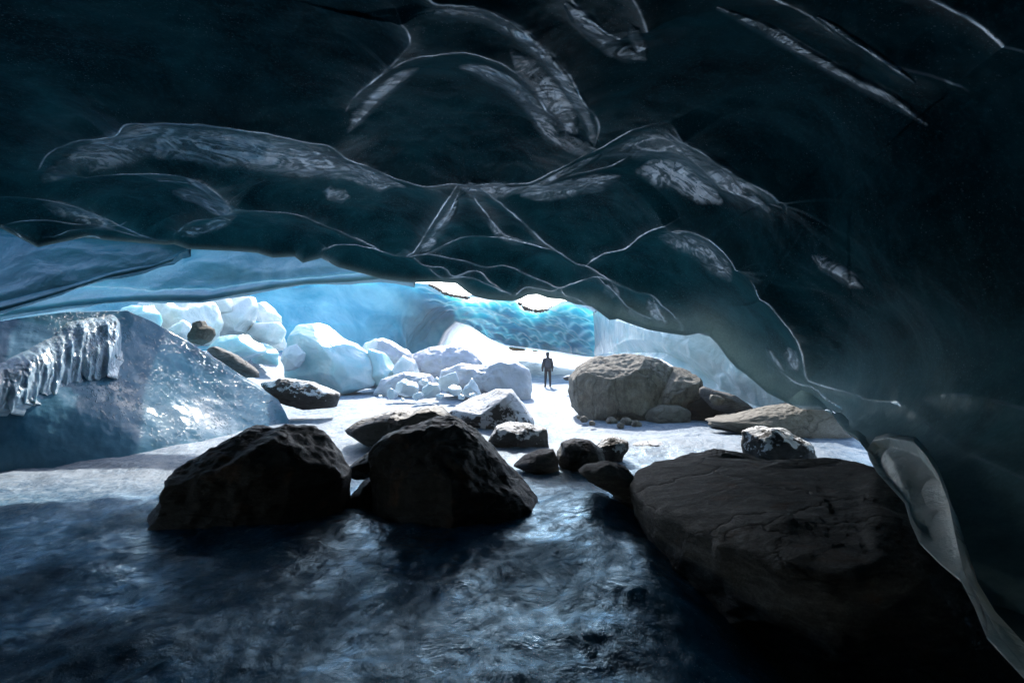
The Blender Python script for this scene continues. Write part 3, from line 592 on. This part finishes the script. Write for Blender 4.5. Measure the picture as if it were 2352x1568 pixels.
# ------------------------------------------------------------------ rocks and blocks
_ico = {}
def ico(sub):
    if sub not in _ico:
        bm = bmesh.new(); bmesh.ops.create_icosphere(bm, subdivisions=sub, radius=1.0)
        bm.verts.ensure_lookup_table()
        _ico[sub] = (np.array([v.co[:] for v in bm.verts]), np.array([[v.index for v in f.verts] for f in bm.faces])); bm.free()
    return _ico[sub]
def blob(name, outline, D, front, mat, label, cat, seed=0, sub=5, n=2.5, facets=12, cut=(0.80, 0.97), amp=0.10, freq=1.6, back=None, dl=None, group=None, centre=None, smooth=True, fine=0.028, rid=0.6, planes=()):
    """a lump whose outline, seen from the front, follows the traced points at distance D; front/back are its half depths in metres"""
    back = front if back is None else back
    ol = np.array(outline, float)
    c = np.array(centre, float) if centre else np.array([(ol[:, 0].min() + ol[:, 0].max()) / 2, (ol[:, 1].min() + ol[:, 1].max()) / 2])
    q = np.vstack([ol, ol[:1]]); dn = []
    dq = np.array(list(dl) + [dl[0]], float) if dl else np.full(len(q), D)
    for i in range(len(ol)):
        t = np.linspace(0, 1, 40, endpoint=False)[:, None]
        dn.append(np.hstack([q[i] * (1 - t) + q[i + 1] * t, dq[i] * (1 - t) + dq[i + 1] * t]))
    dn = np.vstack(dn); ang = np.arctan2(dn[:, 1] - c[1], dn[:, 0] - c[0]); rad = np.hypot(dn[:, 0] - c[0], dn[:, 1] - c[1])
    o_ = np.argsort(ang); ang, rad, dd = ang[o_], rad[o_], dn[o_, 2]
    v, f = ico(sub); r = np.random.RandomState(seed + 100)
    rho = np.hypot(v[:, 0], v[:, 2]); s = (rho ** n + np.abs(v[:, 1]) ** n) ** (-1 / n)
    w_ = v * s[:, None]
    for i in range(facets):
        nn = r.normal(size=3) * np.array([0.8, 1.0, 0.8]); nn[1] = abs(nn[1]) * (1 if r.rand() < 0.75 else -1); nn /= np.linalg.norm(nn)
        off = r.uniform(*cut) * (1.0 + 0.12 * (1 - abs(nn[1])))
        dd_ = w_ @ nn - off; m = dd_ > 0
        w_[m] -= nn * (dd_[m] * 0.97)[:, None]
    for nx, ny, nz, off in planes:
        nn = np.array([nx, ny, nz]); nn = nn / np.linalg.norm(nn); dd_ = w_ @ nn - off; m = dd_ > 0; w_[m] -= nn * (dd_[m] * 0.95)[:, None]
    th = np.arctan2(-w_[:, 2], w_[:, 0]); rh = np.hypot(w_[:, 0], w_[:, 2])
    rr = np.interp(th, ang, rad, period=2 * math.pi); De = np.interp(th, ang, dd, period=2 * math.pi)
    px = c[0] + rr * rh * np.cos(th); py = c[1] + rr * rh * np.sin(th)
    Dc = D + (De - D) * np.clip(rh, 0, 1) ** 1.5
    Yd = Dc - np.where(w_[:, 1] > 0, w_[:, 1] * front, w_[:, 1] * back)
    # outline scaled at its own distance, so the lump does not fan out along the sight lines
    P = np.stack([(px - CX) / F * Dc, Yd, CZ + (HY - py) / F * Dc], -1)
    ctr = at(c[0], c[1], D); S = np.percentile(np.linalg.norm(P - ctr, axis=1), 50)
    dirn = P - ctr; dirn /= np.linalg.norm(dirn, axis=1)[:, None] + 1e-9
    pn = (P - ctr) / S * freq + seed * 7.7
    wgt = 0.35 + 0.65 * np.clip(np.abs(w_[:, 1]) * 1.4, 0, 1)
    dsp = amp * (rid * (ridged(pn, 3) - 0.6) + (1 - rid) * fbm(pn, 4)) * wgt + 0.22 * amp * (ridged(pn * 2.7 + 5, 3) - 0.6) * wgt + fine * fbm(pn * 6, 4)
    P = P + dirn * (S * dsp)[:, None]
    org = np.array([ctr[0], D, float(floor_z(ctr[0], D))])
    o = mesh(name, P - org, f, M[mat], smooth); o.location = org
    return tag(o, label, cat, group)

BG = 'boulders on the cave floor'
blob('boulder', [(352,1190),(385,1140),(440,1080),(500,1010),(545,988),(600,992),(640,980),(690,985),(730,1010),(755,1045),(772,1075),(787,1095),(785,1140),(792,1180),(780,1230),(740,1280),(600,1300),(450,1290),(360,1250)], 6.3, 0.95, 'rock_black',
     'large black boulder with a brown lit tip, at left on the dark ice', 'boulder', 1, 6, group=BG, amp=.085, freq=1.3, fine=.02, cut=(.78,.99), facets=22, n=2.8, planes=[(-.1, .5, .86, .84), (.5, .6, .6, .86)])
blob('boulder', [(862,1140),(860,1100),(866,1060),(860,1030),(880,1005),(930,985),(985,962),(1040,967),(1090,1000),(1130,1040),(1170,1085),(1215,1130),(1240,1170),(1240,1230),(1190,1270),(1040,1300),(920,1280),(870,1220)], 6.5, 1.0, 'rock_black',
     'large black pyramid-shaped boulder in the middle of the dark ice', 'boulder', 2, 6, group=BG, amp=.085, freq=1.3, fine=.02, cut=(.78,.99), facets=22, n=2.8, planes=[(-.1, .5, .86, .84), (.5, .6, .6, .86)])
blob('boulder', [(788,1080),(830,1050),(862,1030),(905,1015),(930,1060),(905,1095),(860,1100),(825,1098)], 7.3, 0.35, 'rock_black', 'flat dark slab jutting left from behind the pyramid-shaped boulder', 'boulder', 3, 4, group=BG)
blob('boulder', [(793,1172),(805,1140),(835,1105),(870,1085),(900,1120),(895,1185),(840,1195)], 6.7, 0.3, 'rock_black', 'low black rock against the left foot of the pyramid-shaped boulder', 'boulder', 4, 4, group=BG)
blob('boulder', [(762,1160),(775,1135),(795,1138),(803,1155),(795,1175),(770,1180)], 6.9, 0.2, 'rock_strata', 'small purplish rock wedged between the two black boulders', 'boulder', 5, 4, group=BG)
blob('boulder', [(800,985),(830,965),(870,955),(915,946),(950,948),(965,938),(1000,933),(1030,950),(1045,975),(1040,1030),(960,1050),(880,1030),(830,1005)], 11.2, 0.8, 'rock_green', 'long dark rock behind the pyramid-shaped boulder, edged with frost', 'boulder', 6, 5, group=BG, amp=.16)
blob('boulder', [(1470,1150),(1476,1115),(1500,1100),(1530,1088),(1600,1075),(1680,1068),(1760,1073),(1850,1083),(1950,1082),(2010,1075),(2060,1100),(2120,1150),(2200,1250),(2300,1400),(2400,1560),(2480,1700),(1980,1720),(1790,1580),(1740,1500),(1700,1440),(1620,1370),(1550,1312),(1510,1285),(1488,1245),(1474,1190)], 4.1, 0.85, 'rock_strata',
     'huge streaked brown-grey boulder with a black front, at lower right', 'boulder', 7, 6, group=BG, amp=.10, n=2.8, back=1.3, centre=(1780, 1225), facets=16, cut=(.76, .98), fine=.02,
     dl=[5.3,5.6,5.8,5.9,6.0,6.0,5.9,5.7,5.6,5.5,5.2,4.8,4.3,3.9,3.4,3.1,3.0,3.2,3.5,3.7,4.1,4.6,4.9,5.1,5.2])
blob('boulder', [(1522,1092),(1555,1060),(1600,1045),(1650,1037),(1720,1045),(1780,1065),(1820,1090),(1700,1130),(1560,1120)], 6.9, 0.5, 'rock_strata', 'dark smooth rock showing behind the top of the huge brown-grey boulder', 'boulder', 8, 5, group=BG)
blob('boulder', [(1326,1085),(1350,1070),(1400,1062),(1440,1075),(1465,1110),(1478,1150),(1476,1205),(1445,1225),(1405,1190),(1418,1150),(1395,1115),(1350,1100)], 6.3, 0.4, 'rock_strata', 'curved grey rock leaning against the huge brown-grey boulder', 'boulder', 9, 5, group=BG, centre=(1435, 1130))
blob('boulder', [(1278,1045),(1290,1018),(1320,1008),(1355,1012),(1380,1030),(1388,1055),(1370,1080),(1320,1085),(1285,1070)], 9.0, 0.38, 'rock_green', 'rounded dark green boulder on the snow, flecked with ice', 'boulder', 10, 5, group=BG, facets=4, amp=.05)
blob('boulder', [(1368,1030),(1385,1012),(1410,1003),(1440,1012),(1442,1030),(1425,1060),(1395,1066),(1375,1050)], 9.6, 0.3, 'rock_snowy', 'snow-dusted dark rock beside the rounded green boulder', 'boulder', 11, 5, group=BG)
blob('boulder', [(1122,1010),(1140,980),(1170,970),(1215,975),(1255,985),(1260,1025),(1225,1040),(1150,1030)], 11.2, 0.5, 'rock_snowy', 'dark rock with snowy flank, right of the pyramid-shaped boulder', 'boulder', 12, 5, group=BG)
blob('boulder', [(1180,1068),(1205,1048),(1240,1035),(1272,1030),(1282,1060),(1282,1092),(1230,1088)], 8.8, 0.35, 'rock_strata', 'small slanting wedge of grey rock left of the rounded green boulder', 'boulder', 13, 4, group=BG)
blob('boulder', [(1445,1024),(1470,1016),(1510,1014),(1545,1022),(1530,1034),(1470,1036)], 10.6, 0.25, 'rock_snowy', 'flat rock nearly buried in snow, left of the domed snowy rock', 'boulder', 14, 4, group=BG)
blob('boulder', [(1700,1020),(1712,990),(1750,982),(1800,985),(1850,1015),(1862,1050),(1830,1075),(1760,1085),(1715,1060)], 9.4, 0.55, 'rock_snowy', 'domed black rock with snow at its foot, behind the huge boulder', 'boulder', 15, 5, group=BG)
blob('boulder', [(1622,965),(1680,958),(1740,942),(1790,932),(1830,925),(1880,940),(1930,960),(1960,1000),(1900,1020),(1780,1010),(1680,990)], 12.4, 0.8, 'rock_tan', 'long low tan boulder with a crack, under the edge of the ice', 'boulder', 16, 6, group=BG, facets=5, amp=.05)
blob('boulder', [(1310,900),(1312,868),(1335,842),(1372,822),(1412,815),(1460,816),(1505,822),(1535,840),(1545,870),(1525,905),(1515,950),(1500,985),(1400,985),(1345,965),(1318,935)], 16.2, 1.5, 'rock_grey',
     'massive pale grey boulder beside the walking person', 'boulder', 17, 6, n=3.4, group=BG, amp=.07, facets=18, planes=[(-.25, .5, .83, .80), (.5, .6, .5, .95), (-.6, .75, .1, .95)])
blob('boulder', [(1495,930),(1505,900),(1530,865),(1548,842),(1575,848),(1605,872),(1618,905),(1600,930),(1560,945),(1510,950)], 15.6, 0.9, 'rock_grey', 'grey block split from the right side of the massive grey boulder', 'boulder', 18, 5, n=3, group=BG, planes=[(.1, .55, .83, .78)])
blob('boulder', [(1480,962),(1490,942),(1520,930),(1560,930),(1585,945),(1580,975),(1540,985),(1495,982)], 14.8, 0.45, 'rock_tan', 'low brown stone under the split grey block', 'boulder', 19, 4, group=BG)
blob('boulder', [(1565,975),(1570,925),(1610,905),(1650,915),(1690,945),(1690,975),(1640,985)], 15.2, 0.5, 'rock_black', 'shadowed brown rock under the ice wall, right of the split block', 'boulder', 20, 4, group=BG)
blob('boulder', [(1607,905),(1612,885),(1640,895),(1680,905),(1720,930),(1735,950),(1690,955),(1640,940)], 14.4, 0.4, 'rock_strata', 'wet brown rock slab half covered by the ice wall', 'boulder', 21, 4, group=BG)
blob('boulder', [(1626,975),(1650,955),(1690,950),(1720,960),(1715,985),(1660,990)], 13.3, 0.35, 'rock_grey', 'small rounded grey stone left of the long tan boulder', 'boulder', 22, 4, group=BG)
blob('boulder', [(1630,918),(1633,905),(1650,908),(1664,916),(1655,930),(1640,932)], 14.0, 0.15, 'rock_tan', 'small tan angular stone wedged above the shadowed rocks', 'boulder', 23, 4, group=BG)
blob('boulder', [(434,768),(445,745),(462,733),(468,745),(488,755),(490,768),(478,785),(460,793),(440,785)], 14.6, 0.3, 'rock_tan', 'lone angular brown rock perched on the glazed ice mound', 'boulder', 24, 5, group=BG, facets=18, cut=(.7, .95))
blob('boulder', [(1000,985),(1020,950),(1080,915),(1140,895),(1175,895),(1200,925),(1226,965),(1225,990),(1120,1005)], 13.4, 0.8, 'rock_snowcap', 'snow-capped ridge of rock left of the white path', 'boulder', 25, 5, group=BG, amp=.06, planes=[(-.3, .5, .8, .6)])
blob('boulder', [(600,880),(650,868),(720,880),(780,905),(770,935),(700,940),(640,920)], 15.5, 0.6, 'rock_snowy', 'flat dark bedrock patch in front of the big teal ice block', 'boulder', 26, 5, group=BG)
blob('boulder', [(470,800),(490,792),(540,815),(590,850),(600,866),(560,868),(510,840)], 16.0, 0.3, 'rock_strata', 'long dark ledge of rock along the back of the glazed mound', 'boulder', 27, 4, group=BG)
for i, (x, y, s, D) in enumerate([(1341, 963, 10, 14.2), (1360, 972, 8, 13.6), (1405, 968, 14, 14.4), (1440, 972, 17, 14.3), (1462, 975, 13, 14.0), (1425, 978, 9, 13.7), (1330, 958, 6, 14.6)]):
    blob('stone', [(x - s, y), (x - s * .6, y - s * .7), (x + s * .2, y - s * .8), (x + s, y - s * .2), (x + s * .8, y + s * .6), (x - s * .5, y + s * .7)], D, s / F * D, 'rock_grey',
         ['small round grey stone nearest the path by the massive boulder', 'second small stone in the snow before the massive boulder', 'broken grey stone under the middle of the massive boulder', 'largest broken slab at the foot of the massive boulder', 'broken stone below the low brown stone', 'little chip of stone in front of the broken slabs', 'tiny pebble at the left foot of the massive boulder'][i], 'stone', 40 + i, 3, group='stones at the foot of the massive boulder')

# ice blocks
IG = 'ice blocks beyond the mound'
def block(ol, D, fr, label, seed, mat='block', **kw):
    kw = dict(dict(sub=5, n=3.0, facets=26, cut=(0.62, 0.96), amp=.035, rid=.3, group=IG, fine=.008), **kw)
    return blob('ice_block', ol, D, fr, mat, label, 'ice block', seed, **kw)
block([(638,850),(642,800),(655,770),(690,745),(730,742),(770,755),(820,785),(862,825),(872,850),(860,885),(800,905),(720,905),(660,890)], 24, 1.6, 'largest cloudy teal ice block standing on the snow', 51, sub=6)
block([(835,890),(830,840),(850,800),(880,810),(910,850),(920,885),(890,905)], 24.6, 1.0, 'cloudy ice block leaning on the right of the largest teal block', 52)
block([(540,790),(555,755),(590,742),(640,740),(652,760),(648,790),(600,800)], 25, 0.9, 'pale wedge of ice between the white ice mass and the largest block', 53, mat='white_ice')
block([(470,800),(460,740),(470,690),(520,682),(575,680),(586,705),(582,735),(560,760),(540,790),(500,805)], 24, 1.5, 'tall white mass of ice behind the lone brown rock', 54, mat='white_ice')
block([(330,770),(335,720),(350,690),(420,688),(480,690),(490,740),(470,790),(400,800)], 21, 1.4, 'glassy flowing ice lump touching the shelf above the mound', 55, mat='white_ice', facets=5, amp=.16)
block([(480,800),(500,770),(560,768),(600,790),(610,810),(560,830),(500,825)], 21, 0.9, 'low clear ice slab right of the lone brown rock', 56)
block([(280,740),(290,705),(340,695),(360,720),(350,760)], 18, .7, 'small pale ice lump at the crest of the mound', 57)
for ol, D, fr, lab, sd, mt in (
    ([(590,800),(600,770),(630,752),(655,760),(660,800),(630,812)], 26.5, .8, 'white ice block tucked behind the left side of the largest teal block', 151, 'white_ice'),
    ([(560,800),(575,778),(610,790),(640,812),(640,840),(590,835)], 23.5, .7, 'low broken ice block left of the largest teal block', 152, 'block'),
    ([(820,800),(838,780),(862,776),(880,795),(885,830),(850,840)], 26.5, .8, 'upright white block rising behind the right shoulder of the largest teal block', 153, 'white_ice'),
    ([(905,895),(900,850),(925,815),(950,822),(968,860),(965,900)], 24.2, .8, 'tapered pale ice block at the left of the snow heaps', 154, 'white_ice'),
    ([(430,700),(440,684),(480,680),(520,683),(530,715),(500,740),(450,735)], 23.0, .9, 'craggy white ice knob high behind the lone brown rock', 155, 'white_ice'),
    ([(575,735),(580,705),(600,690),(640,720),(655,745),(620,760)], 28.0, .9, 'sharp white ice fin against the blue wall', 156, 'white_ice'),
    ([(380,790),(395,745),(430,730),(440,760),(430,800),(400,810)], 19.0, .5, 'glassy ice rib left of the lone brown rock', 157, 'white_ice'),
    ([(640,830),(650,800),(680,790),(700,812),(690,850),(655,856)], 22.4, .5, 'small clear block against the left foot of the largest teal block', 158, 'chunk')):
    block(ol, D, fr, lab, sd, mat=mt)
SG = 'snow heaps left of the path'
def heap(ol, D, fr, label, seed, **kw):
    kw = dict(dict(sub=5, n=2.2, facets=6, cut=(0.8, 0.97), amp=.16, freq=2.2, rid=.2, group=SG, fine=.03), **kw)
    return blob('snow_heap', ol, D, fr, 'snow', label, 'snow heap', seed, **kw)
heap([(840,830),(848,785),(880,778),(910,790),(945,815),(975,850),(985,890),(930,900),(870,890)], 27, 1.3, 'jagged snow heap behind the largest teal ice block', 61)
heap([(930,870),(935,820),(990,800),(1040,792),(1075,800),(1105,830),(1120,870),(1050,895),(960,890)], 28, 1.8, 'rounded tall snow heap in the glow of the cave mouth', 62)
heap([(1005,890),(1015,850),(1060,835),(1110,840),(1150,828),(1190,830),(1215,850),(1222,890),(1215,925),(1150,930),(1060,915)], 22, 1.3, 'lumpy snow heap nearest the path', 63)
heap([(860,905),(880,870),(930,855),(990,860),(1010,890),(980,915),(900,918)], 23, 1.0, 'low snow heap under the row of ice chunks', 64)
CG = 'ice chunks fallen before the snow heaps'
for i, (x, y, s, D) in enumerate([(900, 905, 20, 19.5), (935, 890, 26, 20), (960, 908, 20, 19), (990, 898, 22, 19.4), (1012, 910, 18, 18.8), (1045, 895, 18, 19.4), (1080, 890, 24, 19.2), (1030, 878, 22, 20.5), (1005, 872, 14, 20.8), (1085, 908, 12, 18.6), (925, 918, 10, 18.4), (875, 910, 10, 19.6), (1060, 912, 12, 18.6), (975, 880, 14, 20.5)]):
    r = random.Random(i); ol = [(x + s * r.uniform(.8, 1.1) * math.cos(a), y + s * r.uniform(.65, 1.0) * math.sin(a)) for a in np.linspace(0, 6.28, 8)[:-1]]
    lab = ['ice chunk at the left end of the row before the snow heaps', 'large cube-like ice chunk near the left of the row', 'flat ice chunk lowest in the left half of the row', 'ice chunk in the middle of the row', 'low ice chunk right of the middle of the row', 'ice chunk between the middle and the tall shard', 'tall pointed ice shard at the right of the row', 'upright ice chunk behind the middle of the row', 'little ice chunk topmost behind the row', 'small ice bit at the foot of the tall shard', 'ice bit farthest forward at left on the snow', 'tiny ice bit beside the largest teal block', 'small ice bit left of the tall shard on the snow', 'small ice chunk behind the left half of the row'][i]
    q_ = (.8, 1.25, .7, 1.2, .6, .95, 1, 1.35, .6, .8, .55, .6, .75, 1.1)[i]; ol = [(x + (a - x) * q_, y + (b - y) * q_ * r.uniform(.8, 1.1)) for a, b in ol]
    if i == 6: ol = [(1058, 908), (1068, 885), (1084, 868), (1096, 885), (1107, 908), (1080, 918)]
    blob('ice_chunk', ol, D, s / F * D * .8, 'chunk', lab, 'ice chunk', 70 + i, 4, n=4, facets=9, cut=(.45, .85), amp=.03, group=CG)
blob('rock', [(1166,800),(1175,794),(1192,793),(1210,797),(1205,806),(1180,806)], 62, 0.8, 'rock_orange', 'larger sunlit ochre rock on the snow beyond the arch', 'rock', 90, 4, group='ochre rocks beyond the arch')
blob('rock', [(1222,803),(1230,799),(1238,803),(1234,808),(1225,808)], 62, 0.4, 'rock_orange', 'smaller sunlit ochre rock beyond the arch, right of the larger', 'rock', 91, 3, group='ochre rocks beyond the arch')
blob('boulder', [(1290,868),(1300,862),(1330,860),(1335,872),(1300,874)], 24, 0.3, 'rock_snowy', 'thin dark rock peeking out left of the massive grey boulder', 'boulder', 92, 3, group=BG)

gv, gf = [], []
ov, of = ico(1)
for ctlp, n_ in (([(985, 653), (1000, 660), (1020, 672), (1045, 679), (1078, 684)], 130), ([(1192, 695), (1205, 706), (1222, 712), (1240, 714), (1262, 708), (1290, 699)], 150)):
    dl_ = dense(ctlp, 1.0)
    for q in range(n_):
        p_ = dl_[rs.randrange(len(dl_))]; s_ = rs.uniform(.03, .11)
        c_ = at(p_[0], p_[1] + rs.uniform(-1.5, 2.5), 37.9 + rs.uniform(-.2, .2)); gf.append(of + len(gv) * len(ov)); gv.append(ov * s_ * np.array([rs.uniform(.7, 1.8), 1, rs.uniform(.6, 1.2)]) + c_)
tag(mesh('gravel', np.vstack(gv), np.vstack(gf), M['rock_black']), 'dark grit fringe along the snowy top edge of the blue arch', 'gravel', kind='stuff')

# ------------------------------------------------------------------ person
def cloth(name, c, rough=0.9):
    k = N(name); a = k.noise(30, 4)
    return k.P(base=k.mix(a, tuple(x * .7 for x in c), tuple(x * 1.3 for x in c)), rough=rough, normal=k.bump(a, 0.01))
def skin_mesh(name, pts, edges, radii, mat, parent=None, sub=2, root=0):
    me = bpy.data.meshes.new(name); me.from_pydata(pts, edges, [])
    o = bpy.data.objects.new(name, me); C.objects.link(o); o.parent = parent
    m = o.modifiers.new('s', 'SKIN')
    for i, r in enumerate(radii):
        sv = me.skin_vertices[0].data[i]; sv.radius = (r if isinstance(r, tuple) else (r, r)); sv.use_root = (i == root)
    m2 = o.modifiers.new('u', 'SUBSURF'); m2.levels = sub; m2.render_levels = sub
    dg = bpy.context.evaluated_depsgraph_get(); ev = o.evaluated_get(dg); nm = bpy.data.meshes.new_from_object(ev)
    o.modifiers.clear(); o.data = nm; nm.name = name
    nm.materials.clear(); nm.materials.append(mat)
    for p in nm.polygons: p.use_smooth = True
    return o
PX, PY = float(at(1258, 892, 29)[0]), 29.0
pz = float(floor_z(PX, PY))
navy = cloth('dark_navy_cloth', (0.022, 0.027, 0.040)); trs = cloth('charcoal_trouser_cloth', (0.012, 0.014, 0.02)); sknm = cloth('skin', (0.35, 0.2, 0.14), 0.6); bpk = cloth('backpack_cloth', (0.05, 0.058, 0.075)); boot = cloth('boot_leather', (0.008, 0.008, 0.008), .6)
body = skin_mesh('person', [(0,0,.95),(0,0,1.15),(0,-.01,1.36),(0,0,1.48),(0,.02,1.55),(0,.03,1.66),(0,.03,1.75),
    (.10,0,.90),(.12,.03,.50),(.125,-.01,.10),(.13,.12,.05), (-.09,0,.90),(-.11,-.04,.50),(-.13,-.10,.10),(-.14,.02,.05),
    (.19,0,1.42),(.235,-.03,1.14),(.235,.08,.90),(.235,.12,.80), (-.17,0,1.40),(-.23,-.02,1.14),(-.265,.03,.90),(-.27,.05,.80)],
    [(0,1),(1,2),(2,3),(3,4),(4,5),(5,6),(0,7),(7,8),(8,9),(9,10),(0,11),(11,12),(12,13),(13,14),(2,15),(15,16),(16,17),(17,18),(2,19),(19,20),(20,21),(21,22)],
    [(.15,.11),(.145,.11),(.16,.11),.075,.066,.108,.09,.095,.07,.05,.045,.095,.07,.05,.045,.075,.052,.042,.04,.075,.052,.042,.04], trs)
body.location = (PX, PY, pz)
tag(body, 'person in dark jacket and beanie walking away on the white path', 'person')
jk = skin_mesh('jacket', [(0,0,.86),(0,0,1.05),(0,-.01,1.25),(0,-.01,1.40),(0,0,1.50),(.17,0,1.40),(.225,-.03,1.14),(.245,.07,.91),(-.17,0,1.40),(-.235,-.02,1.14),(-.275,.02,.91)],
    [(0,1),(1,2),(2,3),(3,4),(3,5),(5,6),(6,7),(3,8),(8,9),(9,10)], [(.20,.15),(.19,.14),(.21,.15),(.19,.13),.09,.10,.078,.062,.10,.078,.062], navy, body)
skin_mesh('beanie', [(0,.02,1.67),(0,.02,1.74),(0,.0,1.80)], [(0,1),(1,2)], [.125,.118,.06], navy, body)
for sx, y0 in ((.13, .0), (-.135, -.09)):
    skin_mesh('boot', [(sx,y0-.04,.12),(sx,y0-.03,.055),(sx,y0+.06,.045),(sx,y0+.15,.04)], [(0,1),(1,2),(2,3)], [.065,.062,.055,.045], boot, body, 1)
bp = skin_mesh('backpack', [(0,0,-.18),(0,-.01,0),(0,0,.22)], [(0,1),(1,2)], [(.15,.10),(.165,.115),(.13,.09)], bpk)
bp.location = (PX + .01, PY - .20, pz + 1.18)
tag(bp, 'dark backpack worn by the person on the path', 'backpack')
skin_mesh('top_pocket', [(-.08,-.03,.24),(.08,-.03,.24)], [(0,1)], [.06,.06], bpk, bp, 1)
for s in (-1, 1):
    skin_mesh('strap', [(s*.09,.08,.24),(s*.12,.20,.28),(s*.13,.33,.18),(s*.14,.28,-.05),(s*.12,.08,-.14)], [(0,1),(1,2),(2,3),(3,4)], [.02]*5, boot, bp, 1)


# ------------------------------------------------------------------ cold mist in the air
hm = bpy.data.materials.new('mist'); hm.use_nodes = True; ht = hm.node_tree; ht.nodes.clear()
ho = ht.nodes.new('ShaderNodeOutputMaterial'); pv = ht.nodes.new('ShaderNodeVolumePrincipled'); ht.links.new(pv.outputs[0], ho.inputs['Volume'])
pv.inputs['Color'].default_value = (0.96, 0.95, 0.93, 1); pv.inputs['Density'].default_value = 0.0009; pv.inputs['Anisotropy'].default_value = 0.6
zl, zh = float(Zg.min()) - 1.0, max(float(Zg.max()), float(allr[..., 2].max())) + 2.0
X_, Y0_, Y1_ = 4500, -40, 1800
hv = [(x, y, z) for z in (zl, zh) for y in (Y0_, Y1_) for x in (-X_, X_)]
hz = mesh('haze', hv, [(0, 2, 3, 1), (4, 5, 7, 6), (0, 1, 5, 4), (2, 6, 7, 3), (0, 4, 6, 2), (1, 3, 7, 5)], hm, smooth=False)
tag(hz, 'thin bright mist hanging in the cave mouth', 'haze', kind='stuff')
